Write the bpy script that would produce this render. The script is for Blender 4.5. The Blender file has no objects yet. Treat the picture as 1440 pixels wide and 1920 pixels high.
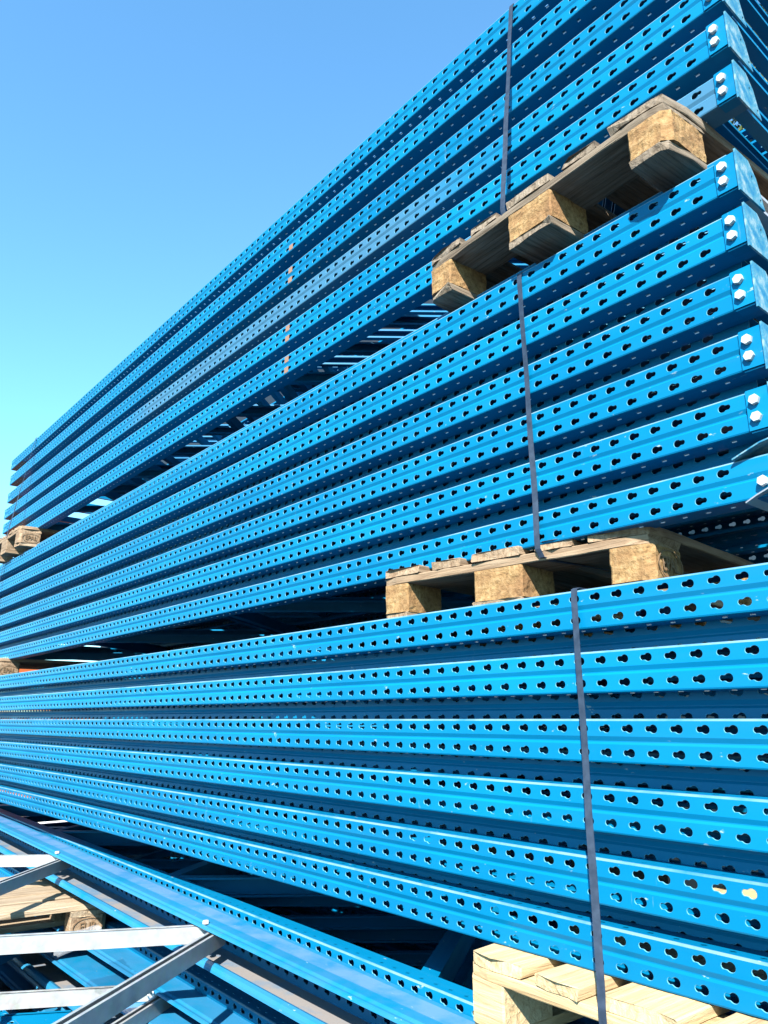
import bpy, bmesh, math, random
from math import sin, cos, pi, radians, atan2, sqrt
from mathutils import Vector, Matrix, noise
from mathutils.geometry import tessellate_polygon
random.seed(7)
S = bpy.context.scene
COL = S.collection
H = 1.47                      # eye height above the yard

# ------------------------------------------------------------------ camera
PSI, PITCH, FPX = radians(40.0), radians(15.34), 1414.7
fwd = Vector((-cos(PSI)*cos(PITCH), sin(PSI)*cos(PITCH), sin(PITCH)))
rgt = Vector((sin(PSI), cos(PSI), 0))
upv = rgt.cross(fwd)
cam = bpy.data.cameras.new('camera')
cam.sensor_fit = 'HORIZONTAL'; cam.sensor_width = 36.0; cam.lens = 36.0*FPX/1440
cam.clip_start = 0.05; cam.clip_end = 600
co = bpy.data.objects.new('camera', cam); COL.objects.link(co)
m = Matrix((rgt, upv, -fwd)).transposed().to_4x4(); m.translation = Vector((0, 0, H))
co.matrix_world = m
S.camera = co

# ------------------------------------------------------------------ light
SUN = Vector((0.78, -1.0, 1.06)).normalized()
elev = math.asin(SUN.z); rot = atan2(SUN.x, SUN.y)
W = bpy.data.worlds.new('World'); S.world = W; W.use_nodes = True
nt = W.node_tree; bg = nt.nodes['Background']
sky = nt.nodes.new('ShaderNodeTexSky'); sky.sky_type = 'NISHITA'; sky.sun_disc = False
sky.sun_elevation = elev; sky.sun_rotation = rot % (2*pi)
sky.air_density = 1.0; sky.dust_density = 0.4; sky.ozone_density = 1.6; sky.altitude = 0
tint = nt.nodes.new('ShaderNodeMix'); tint.data_type = 'RGBA'; tint.blend_type = 'MULTIPLY'; tint.inputs[0].default_value = 1
tint.inputs[7].default_value = (0.86, 1.45, 1.60, 1)      # the clear, strongly blue sky of the day
nt.links.new(sky.outputs[0], tint.inputs[6]); nt.links.new(tint.outputs[2], bg.inputs[0]); bg.inputs[1].default_value = 0.066
sl = bpy.data.lights.new('sun', 'SUN'); sl.energy = 5.0; sl.angle = radians(0.5); sl.color = (1.0, 0.955, 0.88)
so = bpy.data.objects.new('sun', sl); COL.objects.link(so)
so.rotation_euler = SUN.to_track_quat('Z', 'Y').to_euler(); so.location = (6, -8, 12)
S.view_settings.view_transform = 'Standard'; S.view_settings.look = 'None'
S.view_settings.gamma = 1.0; S.view_settings.use_curve_mapping = False
S.cycles.diffuse_bounces = 2
S.view_settings.exposure = 2.05

# ------------------------------------------------------------------ materials
def mat(name, base, rough=0.5, metal=0.0, spec=0.5):
    mt = bpy.data.materials.new(name); mt.use_nodes = True
    b = mt.node_tree.nodes['Principled BSDF']
    b.inputs['Base Color'].default_value = (*base, 1); b.inputs['Roughness'].default_value = rough
    b.inputs['Metallic'].default_value = metal; b.inputs['Specular IOR Level'].default_value = spec
    return mt, mt.node_tree, b
def nd(t, kind, **kw):
    n = t.nodes.new(kind)
    for k, v in kw.items(): setattr(n, k, v)
    return n
def tc(t, scale=(1, 1, 1), out='Object'):
    c = nd(t, 'ShaderNodeTexCoord'); mp = nd(t, 'ShaderNodeMapping')
    mp.inputs['Scale'].default_value = scale
    t.links.new(c.outputs[out], mp.inputs[0]); return mp
def noi(t, vec, scale, detail=3, rough=0.5):
    n = nd(t, 'ShaderNodeTexNoise'); n.inputs['Scale'].default_value = scale
    n.inputs['Detail'].default_value = detail; n.inputs['Roughness'].default_value = rough
    t.links.new(vec.outputs[0], n.inputs['Vector']); return n
def ramp(t, src, stops):
    r = nd(t, 'ShaderNodeValToRGB'); e = r.color_ramp.elements
    while len(e) < len(stops): e.new(0.5)
    for k, (p, c) in enumerate(stops):
        e[k].position = p; e[k].color = (*c, 1) if len(c) == 3 else c
    t.links.new(src, r.inputs[0]); return r
def mix(t, fac, a, b):
    n = nd(t, 'ShaderNodeMix', data_type='RGBA')
    for sock, v in ((n.inputs[0], fac), (n.inputs[6], a), (n.inputs[7], b)):
        if hasattr(v, 'is_output'): t.links.new(v, sock)
        elif isinstance(v, tuple): sock.default_value = (*v, 1)
        else: sock.default_value = v
    return n.outputs[2]
def bump(t, b, src, strength=0.3, dist=0.002):
    n = nd(t, 'ShaderNodeBump'); n.inputs['Strength'].default_value = strength
    n.inputs['Distance'].default_value = dist
    t.links.new(src, n.inputs['Height']); t.links.new(n.outputs[0], b.inputs['Normal'])

BLUE = (0.0006, 0.232, 0.50)
def paint(name, base=BLUE, fade=None, dust=None, dust_amt=0.0, chips=1.0, rough=0.36):
    mt, t, b = mat(name, base, rough, 0.0, 0.13)
    oi = nd(t, 'ShaderNodeObjectInfo')
    v = tc(t); off = nd(t, 'ShaderNodeVectorMath', operation='ADD')
    t.links.new(v.outputs[0], off.inputs[0])
    cmb = nd(t, 'ShaderNodeCombineXYZ'); mul = nd(t, 'ShaderNodeMath', operation='MULTIPLY')
    mul.inputs[1].default_value = 37.0; t.links.new(oi.outputs['Random'], mul.inputs[0])
    t.links.new(mul.outputs[0], cmb.inputs[0]); t.links.new(cmb.outputs[0], off.inputs[1])
    big = noi(t, off, 1.7, 4)
    dk = tuple(c*0.86 for c in base); lt = (base[0]+0.001, base[1]*1.1, base[2]*1.04)
    col = ramp(t, big.outputs[0], [(0.3, dk), (0.7, lt)]).outputs[0]
    # chalky haze of old paint in streaks
    st = nd(t, 'ShaderNodeMapping'); st.inputs['Scale'].default_value = (1.2, 30, 30)
    t.links.new(off.outputs[0], st.inputs[0]); sn = noi(t, st, 1.0, 3)
    hz = ramp(t, sn.outputs[0], [(0.56, (0, 0, 0)), (0.82, (0.22, 0.22, 0.22))]).outputs[0]
    col = mix(t, hz, col, (0.03, 0.23, 0.42))
    hv = nd(t, 'ShaderNodeHueSaturation'); mv = nd(t, 'ShaderNodeMapRange')
    mv.inputs['To Min'].default_value = 0.90; mv.inputs['To Max'].default_value = 1.06
    t.links.new(oi.outputs['Random'], mv.inputs[0]); t.links.new(mv.outputs[0], hv.inputs['Value']); t.links.new(col, hv.inputs['Color'])
    col = hv.outputs[0]
    if fade:
        xs = nd(t, 'ShaderNodeSeparateXYZ'); t.links.new(v.outputs[0], xs.inputs[0])
        n2 = noi(t, v, 3.0, 3)
        ad = nd(t, 'ShaderNodeMath', operation='MULTIPLY_ADD'); ad.inputs[1].default_value = 0.5
        t.links.new(n2.outputs[0], ad.inputs[0]); t.links.new(xs.outputs[0], ad.inputs[2])
        x0, x1 = fade
        mr = nd(t, 'ShaderNodeMapRange'); mr.inputs['From Min'].default_value = x0
        mr.inputs['From Max'].default_value = x0+0.5; t.links.new(ad.outputs[0], mr.inputs[0])
        mr2 = nd(t, 'ShaderNodeMapRange'); mr2.inputs['From Min'].default_value = x1+0.75
        mr2.inputs['From Max'].default_value = x1+0.25; t.links.new(ad.outputs[0], mr2.inputs[0])
        m3 = nd(t, 'ShaderNodeMath', operation='MULTIPLY'); t.links.new(mr.outputs[0], m3.inputs[0]); t.links.new(mr2.outputs[0], m3.inputs[1])
        m4 = nd(t, 'ShaderNodeMath', operation='MULTIPLY'); m4.inputs[1].default_value = 0.45
        t.links.new(m3.outputs[0], m4.inputs[0])
        col = mix(t, m4.outputs[0], col, (0.15, 0.22, 0.25))
    if dust:
        dn = noi(t, off, 9.0, 5, 0.6)
        dr = ramp(t, dn.outputs[0], [(0.36-0.2*dust_amt, (0, 0, 0)), (0.56, (dust_amt,)*3)]).outputs[0]
        col = mix(t, dr, col, dust)
    sc = nd(t, 'ShaderNodeMapping'); sc.inputs['Scale'].default_value = (24, 60, 60); sc.inputs['Rotation'].default_value = (0.3, 0.5, 0.9)
    t.links.new(off.outputs[0], sc.inputs[0]); n3 = noi(t, sc, 1.0, 6, 0.65)
    ch = ramp(t, n3.outputs[0], [(0.675, (0, 0, 0)), (0.72, (0.8*chips,)*3)]).outputs[0]
    col = mix(t, ch, col, (0.45, 0.58, 0.62))
    # thin scrapes across the face where bundles rubbed together
    s2 = nd(t, 'ShaderNodeMapping'); s2.inputs['Scale'].default_value = (95, 9, 9); s2.inputs['Rotation'].default_value = (0.1, 0.25, 0.2)
    t.links.new(off.outputs[0], s2.inputs[0]); n4 = noi(t, s2, 1.0, 4, 0.7)
    pt = noi(t, off, 2.6, 2); pr_ = ramp(t, pt.outputs[0], [(0.60, (0, 0, 0)), (0.66, (1, 1, 1))])
    sr = ramp(t, n4.outputs[0], [(0.62, (0, 0, 0)), (0.68, (0.5*chips,)*3)])
    mm_ = nd(t, 'ShaderNodeMath', operation='MULTIPLY'); t.links.new(pr_.outputs[0], mm_.inputs[0]); t.links.new(sr.outputs[0], mm_.inputs[1])
    col = mix(t, mm_.outputs[0], col, (0.30, 0.50, 0.60))
    t.links.new(col, b.inputs['Base Color'])
    rr = ramp(t, sn.outputs[0], [(0.3, (rough*0.8,)*3), (0.8, (rough*1.35,)*3)])
    t.links.new(rr.outputs[0], b.inputs['Roughness'])
    bn = noi(t, off, 14, 2); bump(t, b, bn.outputs[0], 0.12, 0.003)
    return mt
M_BLUE = paint('blue_paint')
M_EDGE = paint('blue_paint_rubbed_edge', base=(0.004, 0.23, 0.46), dust=(0.40, 0.55, 0.62), dust_amt=0.5)
M_FADE = paint('blue_paint_weathered', fade=(-3.35, -1.15))
M_FADE6 = paint('blue_paint_weathered_end', fade=(-0.75, 0.6))
M_LILAC = paint('blue_paint_dusty_flange', dust=(0.22, 0.36, 0.66), dust_amt=0.6)
M_DUST = paint('blue_paint_grey_dust', dust=(0.36, 0.33, 0.31), dust_amt=0.98, chips=0.3)
M_BLUE_NEAR = paint('blue_paint_near', base=(0.0015, 0.24, 0.47), dust=(0.10, 0.26, 0.50), dust_amt=0.35)

M_TAB, t, b = mat('pale_slot_tab', (0.85, 0.90, 0.95), 0.5, 0.0)
M_RIM, t, b = mat('worn_hole_edge', (0.09, 0.30, 0.45), 0.55, 0.0, 0.2)
def galv(name, base, var):
    mt, t, b = mat(name, base, 0.42, 0.45)
    v = tc(t, (1, 1, 1)); n = noi(t, v, 26, 4, 0.6)
    n2 = nd(t, 'ShaderNodeTexVoronoi'); n2.inputs['Scale'].default_value = 60; t.links.new(v.outputs[0], n2.inputs[0])
    c = ramp(t, n.outputs[0], [(0.3, tuple(x*(1-var) for x in base)), (0.7, base)]).outputs[0]
    c = mix(t, 0.12, c, n2.outputs['Color'])
    hs = nd(t, 'ShaderNodeHueSaturation'); hs.inputs['Saturation'].default_value = 0.5
    t.links.new(c, hs.inputs['Color']); t.links.new(hs.outputs[0], b.inputs['Base Color'])
    r = ramp(t, n.outputs[0], [(0.3, (0.3,)*3), (0.7, (0.55,)*3)]); t.links.new(r.outputs[0], b.inputs['Roughness'])
    bump(t, b, n.outputs[0], 0.1, 0.001)
    return mt
M_GALV = galv('galvanised_steel', (0.80, 0.84, 0.84), 0.15)
M_BOLT, t, b = mat('zinc_bolt', (0.78, 0.80, 0.78), 0.38, 0.35)
def plate_mat():
    mt, t, b = mat('scuffed_foot_plate', BLUE, 0.4, 0.1)
    v = tc(t); n = noi(t, v, 42, 6, 0.7)
    c = ramp(t, n.outputs[0], [(0.36, (0.01, 0.20, 0.40)), (0.50, (0.08, 0.32, 0.44)), (0.62, (0.34, 0.50, 0.56)), (0.72, (0.6, 0.7, 0.72))])
    t.links.new(c.outputs[0], b.inputs['Base Color']); bump(t, b, n.outputs[0], 0.2, 0.001)
    return mt
M_PLATE = plate_mat()

def wood(name, a, bcol, dark, rough=0.85):
    mt, t, b = mat(name, a, rough, 0, 0.2)
    oi = nd(t, 'ShaderNodeObjectInfo')
    v = tc(t); off = nd(t, 'ShaderNodeVectorMath', operation='ADD'); t.links.new(v.outputs[0], off.inputs[0])
    mul = nd(t, 'ShaderNodeMath', operation='MULTIPLY'); mul.inputs[1].default_value = 19.0
    t.links.new(oi.outputs['Random'], mul.inputs[0]); t.links.new(mul.outputs[0], off.inputs[1])
    mp = nd(t, 'ShaderNodeMapping'); mp.inputs['Scale'].default_value = (1.6, 26, 26); t.links.new(off.outputs[0], mp.inputs[0])
    g = noi(t, mp, 2.2, 6, 0.62); g.inputs['Distortion'].default_value = 0.7
    w = nd(t, 'ShaderNodeTexWave'); w.wave_type = 'BANDS'; w.bands_direction = 'Y'
    w.inputs['Scale'].default_value = 0.7; w.inputs['Distortion'].default_value = 7; w.inputs['Detail'].default_value = 3
    t.links.new(mp.outputs[0], w.inputs[0])
    c = ramp(t, g.outputs[0], [(0.28, dark), (0.47, a), (0.72, bcol)]).outputs[0]
    wr = ramp(t, w.outputs[0], [(0.0, (0.35,)*3), (0.25, (0, 0, 0))]).outputs[0]
    c = mix(t, wr, c, dark)
    bl = noi(t, off, 4.5, 4, 0.6)
    br = ramp(t, bl.outputs[0], [(0.52, (0, 0, 0)), (0.75, (0.55,)*3)]).outputs[0]
    c = mix(t, br, c, dark)
    hsv = nd(t, 'ShaderNodeHueSaturation'); mr = nd(t, 'ShaderNodeMapRange')
    mr.inputs['To Min'].default_value = 0.82; mr.inputs['To Max'].default_value = 1.15
    t.links.new(oi.outputs['Random'], mr.inputs[0]); t.links.new(mr.outputs[0], hsv.inputs['Value']); t.links.new(c, hsv.inputs['Color'])
    t.links.new(hsv.outputs[0], b.inputs['Base Color']); bump(t, b, g.outputs[0], 0.9, 0.006)
    return mt
M_OLD = wood('weathered_pallet_wood', (0.31, 0.24, 0.17), (0.46, 0.38, 0.30), (0.085, 0.06, 0.042))
M_MID = wood('tan_pallet_wood', (0.42, 0.29, 0.18), (0.52, 0.40, 0.28), (0.20, 0.12, 0.07))
M_PALE = wood('light_weathered_wood', (0.50, 0.38, 0.25), (0.62, 0.50, 0.36), (0.26, 0.17, 0.10))
M_NEW = wood('fresh_pallet_wood', (0.66, 0.49, 0.27), (0.76, 0.60, 0.36), (0.46, 0.30, 0.15))
def chip():
    mt, t, b = mat('pressed_chip_block', (0.5, 0.34, 0.17), 0.9, 0, 0.15)
    v = tc(t); n = noi(t, v, 75, 5, 0.7)
    vo = nd(t, 'ShaderNodeTexVoronoi'); vo.inputs['Scale'].default_value = 120; mp = tc(t, (1, 1, 2.2)); t.links.new(mp.outputs[0], vo.inputs[0])
    c = ramp(t, n.outputs[0], [(0.32, (0.16, 0.09, 0.04)), (0.46, (0.40, 0.24, 0.10)), (0.68, (0.60, 0.40, 0.20))]).outputs[0]
    c2 = ramp(t, vo.outputs['Distance'], [(0.0, (0.75,)*3), (0.5, (0.0,)*3)]).outputs[0]
    c = mix(t, c2, c, (0.48, 0.30, 0.13))
    bl = noi(t, v, 11, 4); br = ramp(t, bl.outputs[0], [(0.42, (0, 0, 0)), (0.66, (0.75,)*3)]).outputs[0]
    c = mix(t, br, c, (0.30, 0.155, 0.07))
    t.links.new(c, b.inputs['Base Color'])
    bump(t, b, n.outputs[0], 0.9, 0.005)
    return mt
M_CHIP = chip()
M_STRAP, t, b = mat('grey_plastic_strap', (0.03, 0.045, 0.08), 0.5, 0.0, 0.3)
v = tc(t); n_ = noi(t, v, 60, 3); r_ = ramp(t, n_.outputs[0], [(0.3, (0.018, 0.030, 0.055)), (0.7, (0.038, 0.058, 0.095))]); t.links.new(r_.outputs[0], b.inputs['Base Color'])
M_STAMP, t, b = mat('burnt_stamp', (0.26, 0.15, 0.07), 0.9)
M_ORANGE, t, b = mat('orange_paint', (0.62, 0.13, 0.02), 0.5)
M_MARK, t, b = mat('orange_strip', (0.34, 0.19, 0.12), 0.8)
M_PRIMER, t, b = mat('red_primer', (0.50, 0.15, 0.09), 0.7)
M_WHITE, t, b = mat('white_plastic', (0.8, 0.8, 0.8), 0.5)
M_YELLOW, t, b = mat('yellow_plastic', (0.7, 0.52, 0.08), 0.5)
M_RED, t, b = mat('red_plastic', (0.55, 0.05, 0.04), 0.5)
M_FILM, t, b = mat('clear_film', (0.85, 0.88, 0.9), 0.18)
b.inputs['Alpha'].default_value = 0.28
v = tc(t); n_ = noi(t, v, 30, 3); bump(t, b, n_.outputs[0], 0.8, 0.01)
M_GROUND, t, b = mat('yard_gravel', (0.2, 0.18, 0.15), 0.95)
v = tc(t); n_ = noi(t, v, 18, 8, 0.7); n2 = noi(t, v, 0.4, 3)
c = ramp(t, n_.outputs[0], [(0.3, (0.03, 0.028, 0.024)), (0.7, (0.12, 0.11, 0.09))]).outputs[0]
c = mix(t, n2.outputs[0], c, (0.09, 0.085, 0.07)); t.links.new(c, b.inputs['Base Color']); bump(t, b, n_.outputs[0], 0.8, 0.02)
M_BARK, t, b = mat('bark', (0.10, 0.07, 0.045), 0.95)
v = tc(t, (1, 1, .2)); n_ = noi(t, v, 12, 5); bump(t, b, n_.outputs[0], 0.8, 0.03)
M_LEAF, t, b = mat('leaf', (0.10, 0.17, 0.025), 0.55)
oi = nd(t, 'ShaderNodeTexCoord'); n_ = nd(t, 'ShaderNodeTexNoise'); n_.inputs['Scale'].default_value = 1.3
t.links.new(oi.outputs['Object'], n_.inputs[0])
r_ = ramp(t, n_.outputs[0], [(0.35, (0.055, 0.11, 0.015)), (0.65, (0.16, 0.21, 0.03))]); t.links.new(r_.outputs[0], b.inputs['Base Color'])

# ------------------------------------------------------------------ helpers
def new_obj(name, me, parent=None, loc=(0, 0, 0), rz=0.0, mats=None):
    o = bpy.data.objects.new(name, me); COL.objects.link(o)
    o.location = loc; o.rotation_euler = (0, 0, rz)
    if parent: o.parent = parent
    return o
def empty(name, label, cat, loc, rz=0.0, group=None, rx=0.0, ry=0.0):
    o = bpy.data.objects.new(name, None); COL.objects.link(o)
    o.empty_display_size = 0.1
    o.location = (loc[0], loc[1], loc[2]+H); o.rotation_euler = (rx, ry, rz)
    o['label'] = label; o['category'] = cat
    if group: o['group'] = group
    return o
def mesh(name, vs, fs, mats, mi=None, smooth=False):
    me = bpy.data.meshes.new(name); me.from_pydata(vs, [], fs)
    for mm in (mats if isinstance(mats, (list, tuple)) else [mats]): me.materials.append(mm)
    if mi: me.polygons.foreach_set('material_index', mi)
    if smooth: me.polygons.foreach_set('use_smooth', [True]*len(me.polygons))
    me.update(); return me
def fix(me):
    bm = bmesh.new(); bm.from_mesh(me); bmesh.ops.recalc_face_normals(bm, faces=bm.faces[:]); bm.to_mesh(me); bm.free(); return me
def prism(poly, axis, a, b_):
    """poly in the two other axes, extruded along axis from a to b"""
    def pt(u, v, w): return {'x': (w, u, v), 'y': (u, w, v), 'z': (u, v, w)}[axis]
    n = len(poly)
    vs = [pt(u, v, a) for u, v in poly]+[pt(u, v, b_) for u, v in poly]
    fs = [tuple(range(n)), tuple(range(2*n-1, n-1, -1))]+[(k, k+n, (k+1) % n+n, (k+1) % n) for k in range(n)]
    return vs, fs
def join(parts):
    vs, fs = [], []
    for v, f in parts:
        o = len(vs); vs += v; fs += [tuple(i+o for i in q) for q in f]
    return vs, fs
def box(x0, x1, y0, y1, z0, z1):
    return prism([(x0, y0), (x1, y0), (x1, y1), (x0, y1)], 'z', z0, z1)

# ------------------------------------------------------------------ perforated uprights
PITCH_H = 0.05
def keyhole(k, flip):
    """teardrop slot: a wide lobe and a narrow lobe; radius for a direction k"""
    rb, cb, rs, cs = 0.0080, -0.0042, 0.0055, 0.0067
    best = 0
    for r, c in ((rb, cb), (rs, cs)):
        s = c*sin(k); d = r*r-s*s
        if d > 0:
            q = c*cos(k)+sqrt(d)
            best = max(best, q)
    u, v = best*cos(k), best*sin(k)
    return (-u if flip else u, v)
def slot(k, flip):
    a, b2 = 0.0055, 0.0024
    c, s = cos(k), sin(k)
    r = 1/((abs(c)/a)**4+(abs(s)/b2)**4)**0.25
    return (r*c, r*s)
def roundh(k, flip): return (0.0045*cos(k), 0.0045*sin(k))
def upright(name, prof, ncell, mats, flip=False, t=0.002, margin=0.0626, mleft=0.0126, slot_tabs=True):
    """prof: list of (y, z, hole, material) ; hole/material describe the segment to the next point"""
    P = [Vector((p[0], p[1])) for p in prof]; n = len(P)
    L = ncell*PITCH_H+margin+mleft
    nor = []
    for i in range(n-1):
        d = (P[i+1]-P[i]).normalized(); nor.append(Vector((-d.y, d.x)))
    Q = []
    for i in range(n):
        a = nor[max(0, i-1)]; c = nor[min(n-2, i)]; mth = (a+c).normalized()
        Q.append(P[i]+mth*(t/max(0.35, mth.dot(c))))
    vs, fs, mi = [], [], []
    def add(v, f, k):
        o = len(vs); vs.extend(v); fs.extend([tuple(i+o for i in q) for q in f]); mi.extend([k]*len(f))
    for i in range(n-1):
        hole, mk = prof[i][2], prof[i][3]
        for (A, B) in ((P[i], P[i+1]), (Q[i], Q[i+1])):
            xs = (0, -L) if not hole else None
            if xs:
                add([(0, *A), (-L, *A), (-L, *B), (0, *B)], [(0, 1, 2, 3)], mk)
            else:
                for x0, x1 in ((0, -margin), (-L+mleft, -L)):
                    add([(x0, *A), (x1, *A), (x1, *B), (x0, *B)], [(0, 1, 2, 3)], mk)
        if not hole: continue
        A, B, A2, B2 = P[i], P[i+1], Q[i], Q[i+1]
        w, h = PITCH_H, (B-A).length
        ca = atan2(h/2, w/2)
        angs = []
        corners = [-ca, ca, pi-ca, pi+ca, 2*pi-ca]
        cnt = (3, 5, 3, 5) if hole is keyhole else (1, 2, 1, 2)
        for q in range(4):
            for k in range(cnt[q]+1): angs.append(corners[q]+(corners[q+1]-corners[q])*k/(cnt[q]+1))
        N = len(angs)
        rect, outl = [], []
        for g in angs:
            c, s = cos(g), sin(g)
            r = min((w/2)/abs(c) if abs(c) > 1e-6 else 9, (h/2)/abs(s) if abs(s) > 1e-6 else 9)
            rect.append((r*c, r*s)); outl.append(hole(g if not flip else pi-g, flip))
        g_ = 0.0005 if hole is keyhole else 0.0003
        big = [(u*(1+g_/math.hypot(u, v)), v*(1+g_/math.hypot(u, v))) for u, v in outl]
        nn_ = (A2-A).normalized()*-0.0005; sink = (nn_.x, nn_.y)
        def p3(u, v, a, bb, xc):
            f = v/h+0.5; return (xc+u, a.x+(bb.x-a.x)*f, a.y+(bb.y-a.y)*f)
        for c in range(ncell):
            xc = -margin-(c+0.5)*w
            vv = [p3(u, v, A, B, xc) for u, v in rect]+[p3(u, v, A, B, xc) for u, v in big] \
                + [p3(u, v, A2, B2, xc) for u, v in outl]+[p3(u, v, A2, B2, xc) for u, v in rect] \
                + [(p[0], p[1]-sink[0], p[2]-sink[1]) for p in (p3(u, v, A, B, xc) for u, v in outl)]
            o = len(vs); vs.extend(vv)
            for k in range(N):
                k2 = (k+1) % N
                fs.append((o+k, o+k2, o+N+k2, o+N+k)); mi.append(mk)
                fs.append((o+2*N+k, o+2*N+k2, o+3*N+k2, o+3*N+k)); mi.append(mk)
                fs.append((o+N+k, o+N+k2, o+4*N+k2, o+4*N+k)); mi.append(1)
                fs.append((o+4*N+k, o+4*N+k2, o+2*N+k2, o+2*N+k)); mi.append(1)
            if hole is slot and A.y < 0 and slot_tabs:      # small pale tab standing proud beside each lower slot
                nn = nor[i]; e = A+(B-A)*0.72; dv = (B-A).normalized()
                a1 = e; a2 = e+dv*0.0022; lift = -nn*0.0016
                q = [(xc-0.0045, *a1), (xc+0.0045, *a1), (xc+0.0045, *a2), (xc-0.0045, *a2)]
                q2 = [(xc-0.0045, *(a1+lift)), (xc+0.0045, *(a1+lift)), (xc+0.0045, *(a2+lift)), (xc-0.0045, *(a2+lift))]
                add(q+q2, [(4, 5, 6, 7), (0, 1, 5, 4), (1, 2, 6, 5), (2, 3, 7, 6), (3, 0, 4, 7)], len(mats)-1)
    for A, B in ((P[0], Q[0]), (P[-1], Q[-1])):
        add([(0, *A), (-L, *A), (-L, *B), (0, *B)], [(0, 1, 2, 3)], 1)
    for x in (0, -L):
        for i in range(n-1):
            add([(x, *P[i]), (x, *P[i+1]), (x, *Q[i+1]), (x, *Q[i])], [(0, 1, 2, 3)], 1)
    return mesh(name, vs, fs, mats, mi), L
def half(sign, flange=0.062):
    return None
def std_profile():
    top = [(0.062, 0.030, None, 0), (0.062, 0.039, None, 0), (0.060, 0.041, None, 0), (0.030, 0.041, slot, 0),
           (0.014, 0.041, None, 0), (0.004, 0.041, None, 2), (0.0012, 0.0398, None, 2), (0.0, 0.037, keyhole, 0),
           (0.0, 0.0085, None, 0), (0.0035, -0.0002, None, 0)]
    bot = [(0.0035, -0.0022, None, 0), (0.0, -0.0065, keyhole, 0), (0.0, -0.037, None, 0), (0.0012, -0.0398, None, 0),
           (0.004, -0.041, None, 0), (0.014, -0.041, slot, 0), (0.030, -0.041, None, 0), (0.060, -0.041, None, 0),
           (0.062, -0.039, None, 0), (0.062, -0.030, None, 0)]
    return top+bot
PR = [(y, z, h, k) for y, z, h, k in std_profile()]
# inner side of the sheet lies towards +y / the middle, so run the profile bottom-up
def rev(pr):
    pts = [(p[0], p[1]) for p in pr][::-1]; seg = [(p[2], p[3]) for p in pr[:-1]][::-1]+[(None, 0)]
    return [(*a, *s) for a, s in zip(pts, seg)]
ME_POST, L_POST = upright('upright_mesh', PR, 120, [M_BLUE, M_RIM, M_EDGE, M_TAB])
ME_POST_F, _ = upright('upright_mesh_turned', PR, 120, [M_BLUE, M_RIM, M_EDGE, M_TAB], flip=True)
ME_POST_S, L_POST_S = upright('upright_mesh_short', PR, 108, [M_BLUE, M_RIM, M_EDGE, M_TAB])
def wide_profile(dep):
    c = dep
    top = [(c, 0.046, None, 0), (c-0.002, 0.052, None, 0), (c-0.008, 0.054, None, 0), (c-0.014, 0.051, None, 0), (c-0.020, 0.051, None, 0),
           (c-0.028, 0.055, None, 0), (c-0.060, 0.055, None, 2), (0.034, 0.055, None, 2), (0.018, 0.055, None, 0), (0.003, 0.055, None, 0), (0.0, 0.052, keyhole, 0), (0.0, 0.010, None, 0), (0.005, 0.004, None, 0)]
    bot = [(0.005, -0.004, None, 0), (0.0, -0.010, keyhole, 0), (0.0, -0.052, None, 0), (0.003, -0.055, None, 3), (0.034, -0.055, None, 3),
           (c-0.045, -0.055, None, 0), (c-0.036, -0.050, None, 0), (c-0.028, -0.043, None, 0), (c-0.018, -0.040, None, 0), (c-0.008, -0.043, None, 0), (c-0.002, -0.050, None, 0), (c, -0.056, None, 0)]
    return top+bot
WM = [M_BLUE_NEAR, M_RIM, M_LILAC, M_DUST, M_TAB]
ME_WIDE, L_WIDE = upright('deep_upright_mesh', wide_profile(0.135), 120, WM)
ME_WIDE2, _ = upright('deeper_upright_mesh', wide_profile(0.165), 120, [M_BLUE_NEAR, M_RIM, M_BLUE_NEAR, M_DUST, M_TAB])

# ------------------------------------------------------------------ braces
_br = {}
def brace_mesh(L, m_, h=0.046, d=0.030, up=False):
    key = (round(L, 3), m_.name, h, d, up)
    if key in _br: return _br[key]
    t, lip = 0.0022, 0.008
    out = [(0, -h/2), (d, -h/2), (d, -h/2+lip), (d-t, -h/2+lip), (d-t, -h/2+t), (t, -h/2+t), (t, h/2-t), (d-t, h/2-t),
           (d-t, h/2-lip), (d, h/2-lip), (d, h/2), (0, h/2)]
    out = [(y-d/2, z) for y, z in out]
    if up:
        w = 0.033; lip = 0.009
        out = [(-w/2, -h/2), (w/2, -h/2), (w/2, h/2), (w/2-lip, h/2), (w/2-lip, h/2-t), (w/2-t, h/2-t), (w/2-t, -h/2+t), (-w/2+t, -h/2+t),
               (-w/2+t, h/2-t), (-w/2+lip, h/2-t), (-w/2+lip, h/2), (-w/2, h/2)]
    n = len(out); vs = [(0, *p) for p in out]+[(L, *p) for p in out]
    fs = [(k, (k+1) % n, (k+1) % n+n, k+n) for k in range(n)]
    for tri in tessellate_polygon([[Vector((p[0], p[1], 0)) for p in out]]):
        fs.append(tuple(tri)); fs.append(tuple(i+n for i in tri))
    _br[key] = fix(mesh('brace_mesh', vs, fs, m_)); return _br[key]
def brace(parent, p0, p1, z, m_, trim=0.012, flipside=False, name='brace', h=0.046, d_=0.030, up=False):
    p0, p1 = Vector(p0), Vector(p1); d = p1-p0; L = d.length-2*trim
    if flipside: p0, p1, d = p1, p0, -d
    st = p0+d.normalized()*trim
    return new_obj(name, brace_mesh(L, m_, h, d_, up), parent, (st.x, st.y, z), atan2(d.y, d.x))

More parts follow.
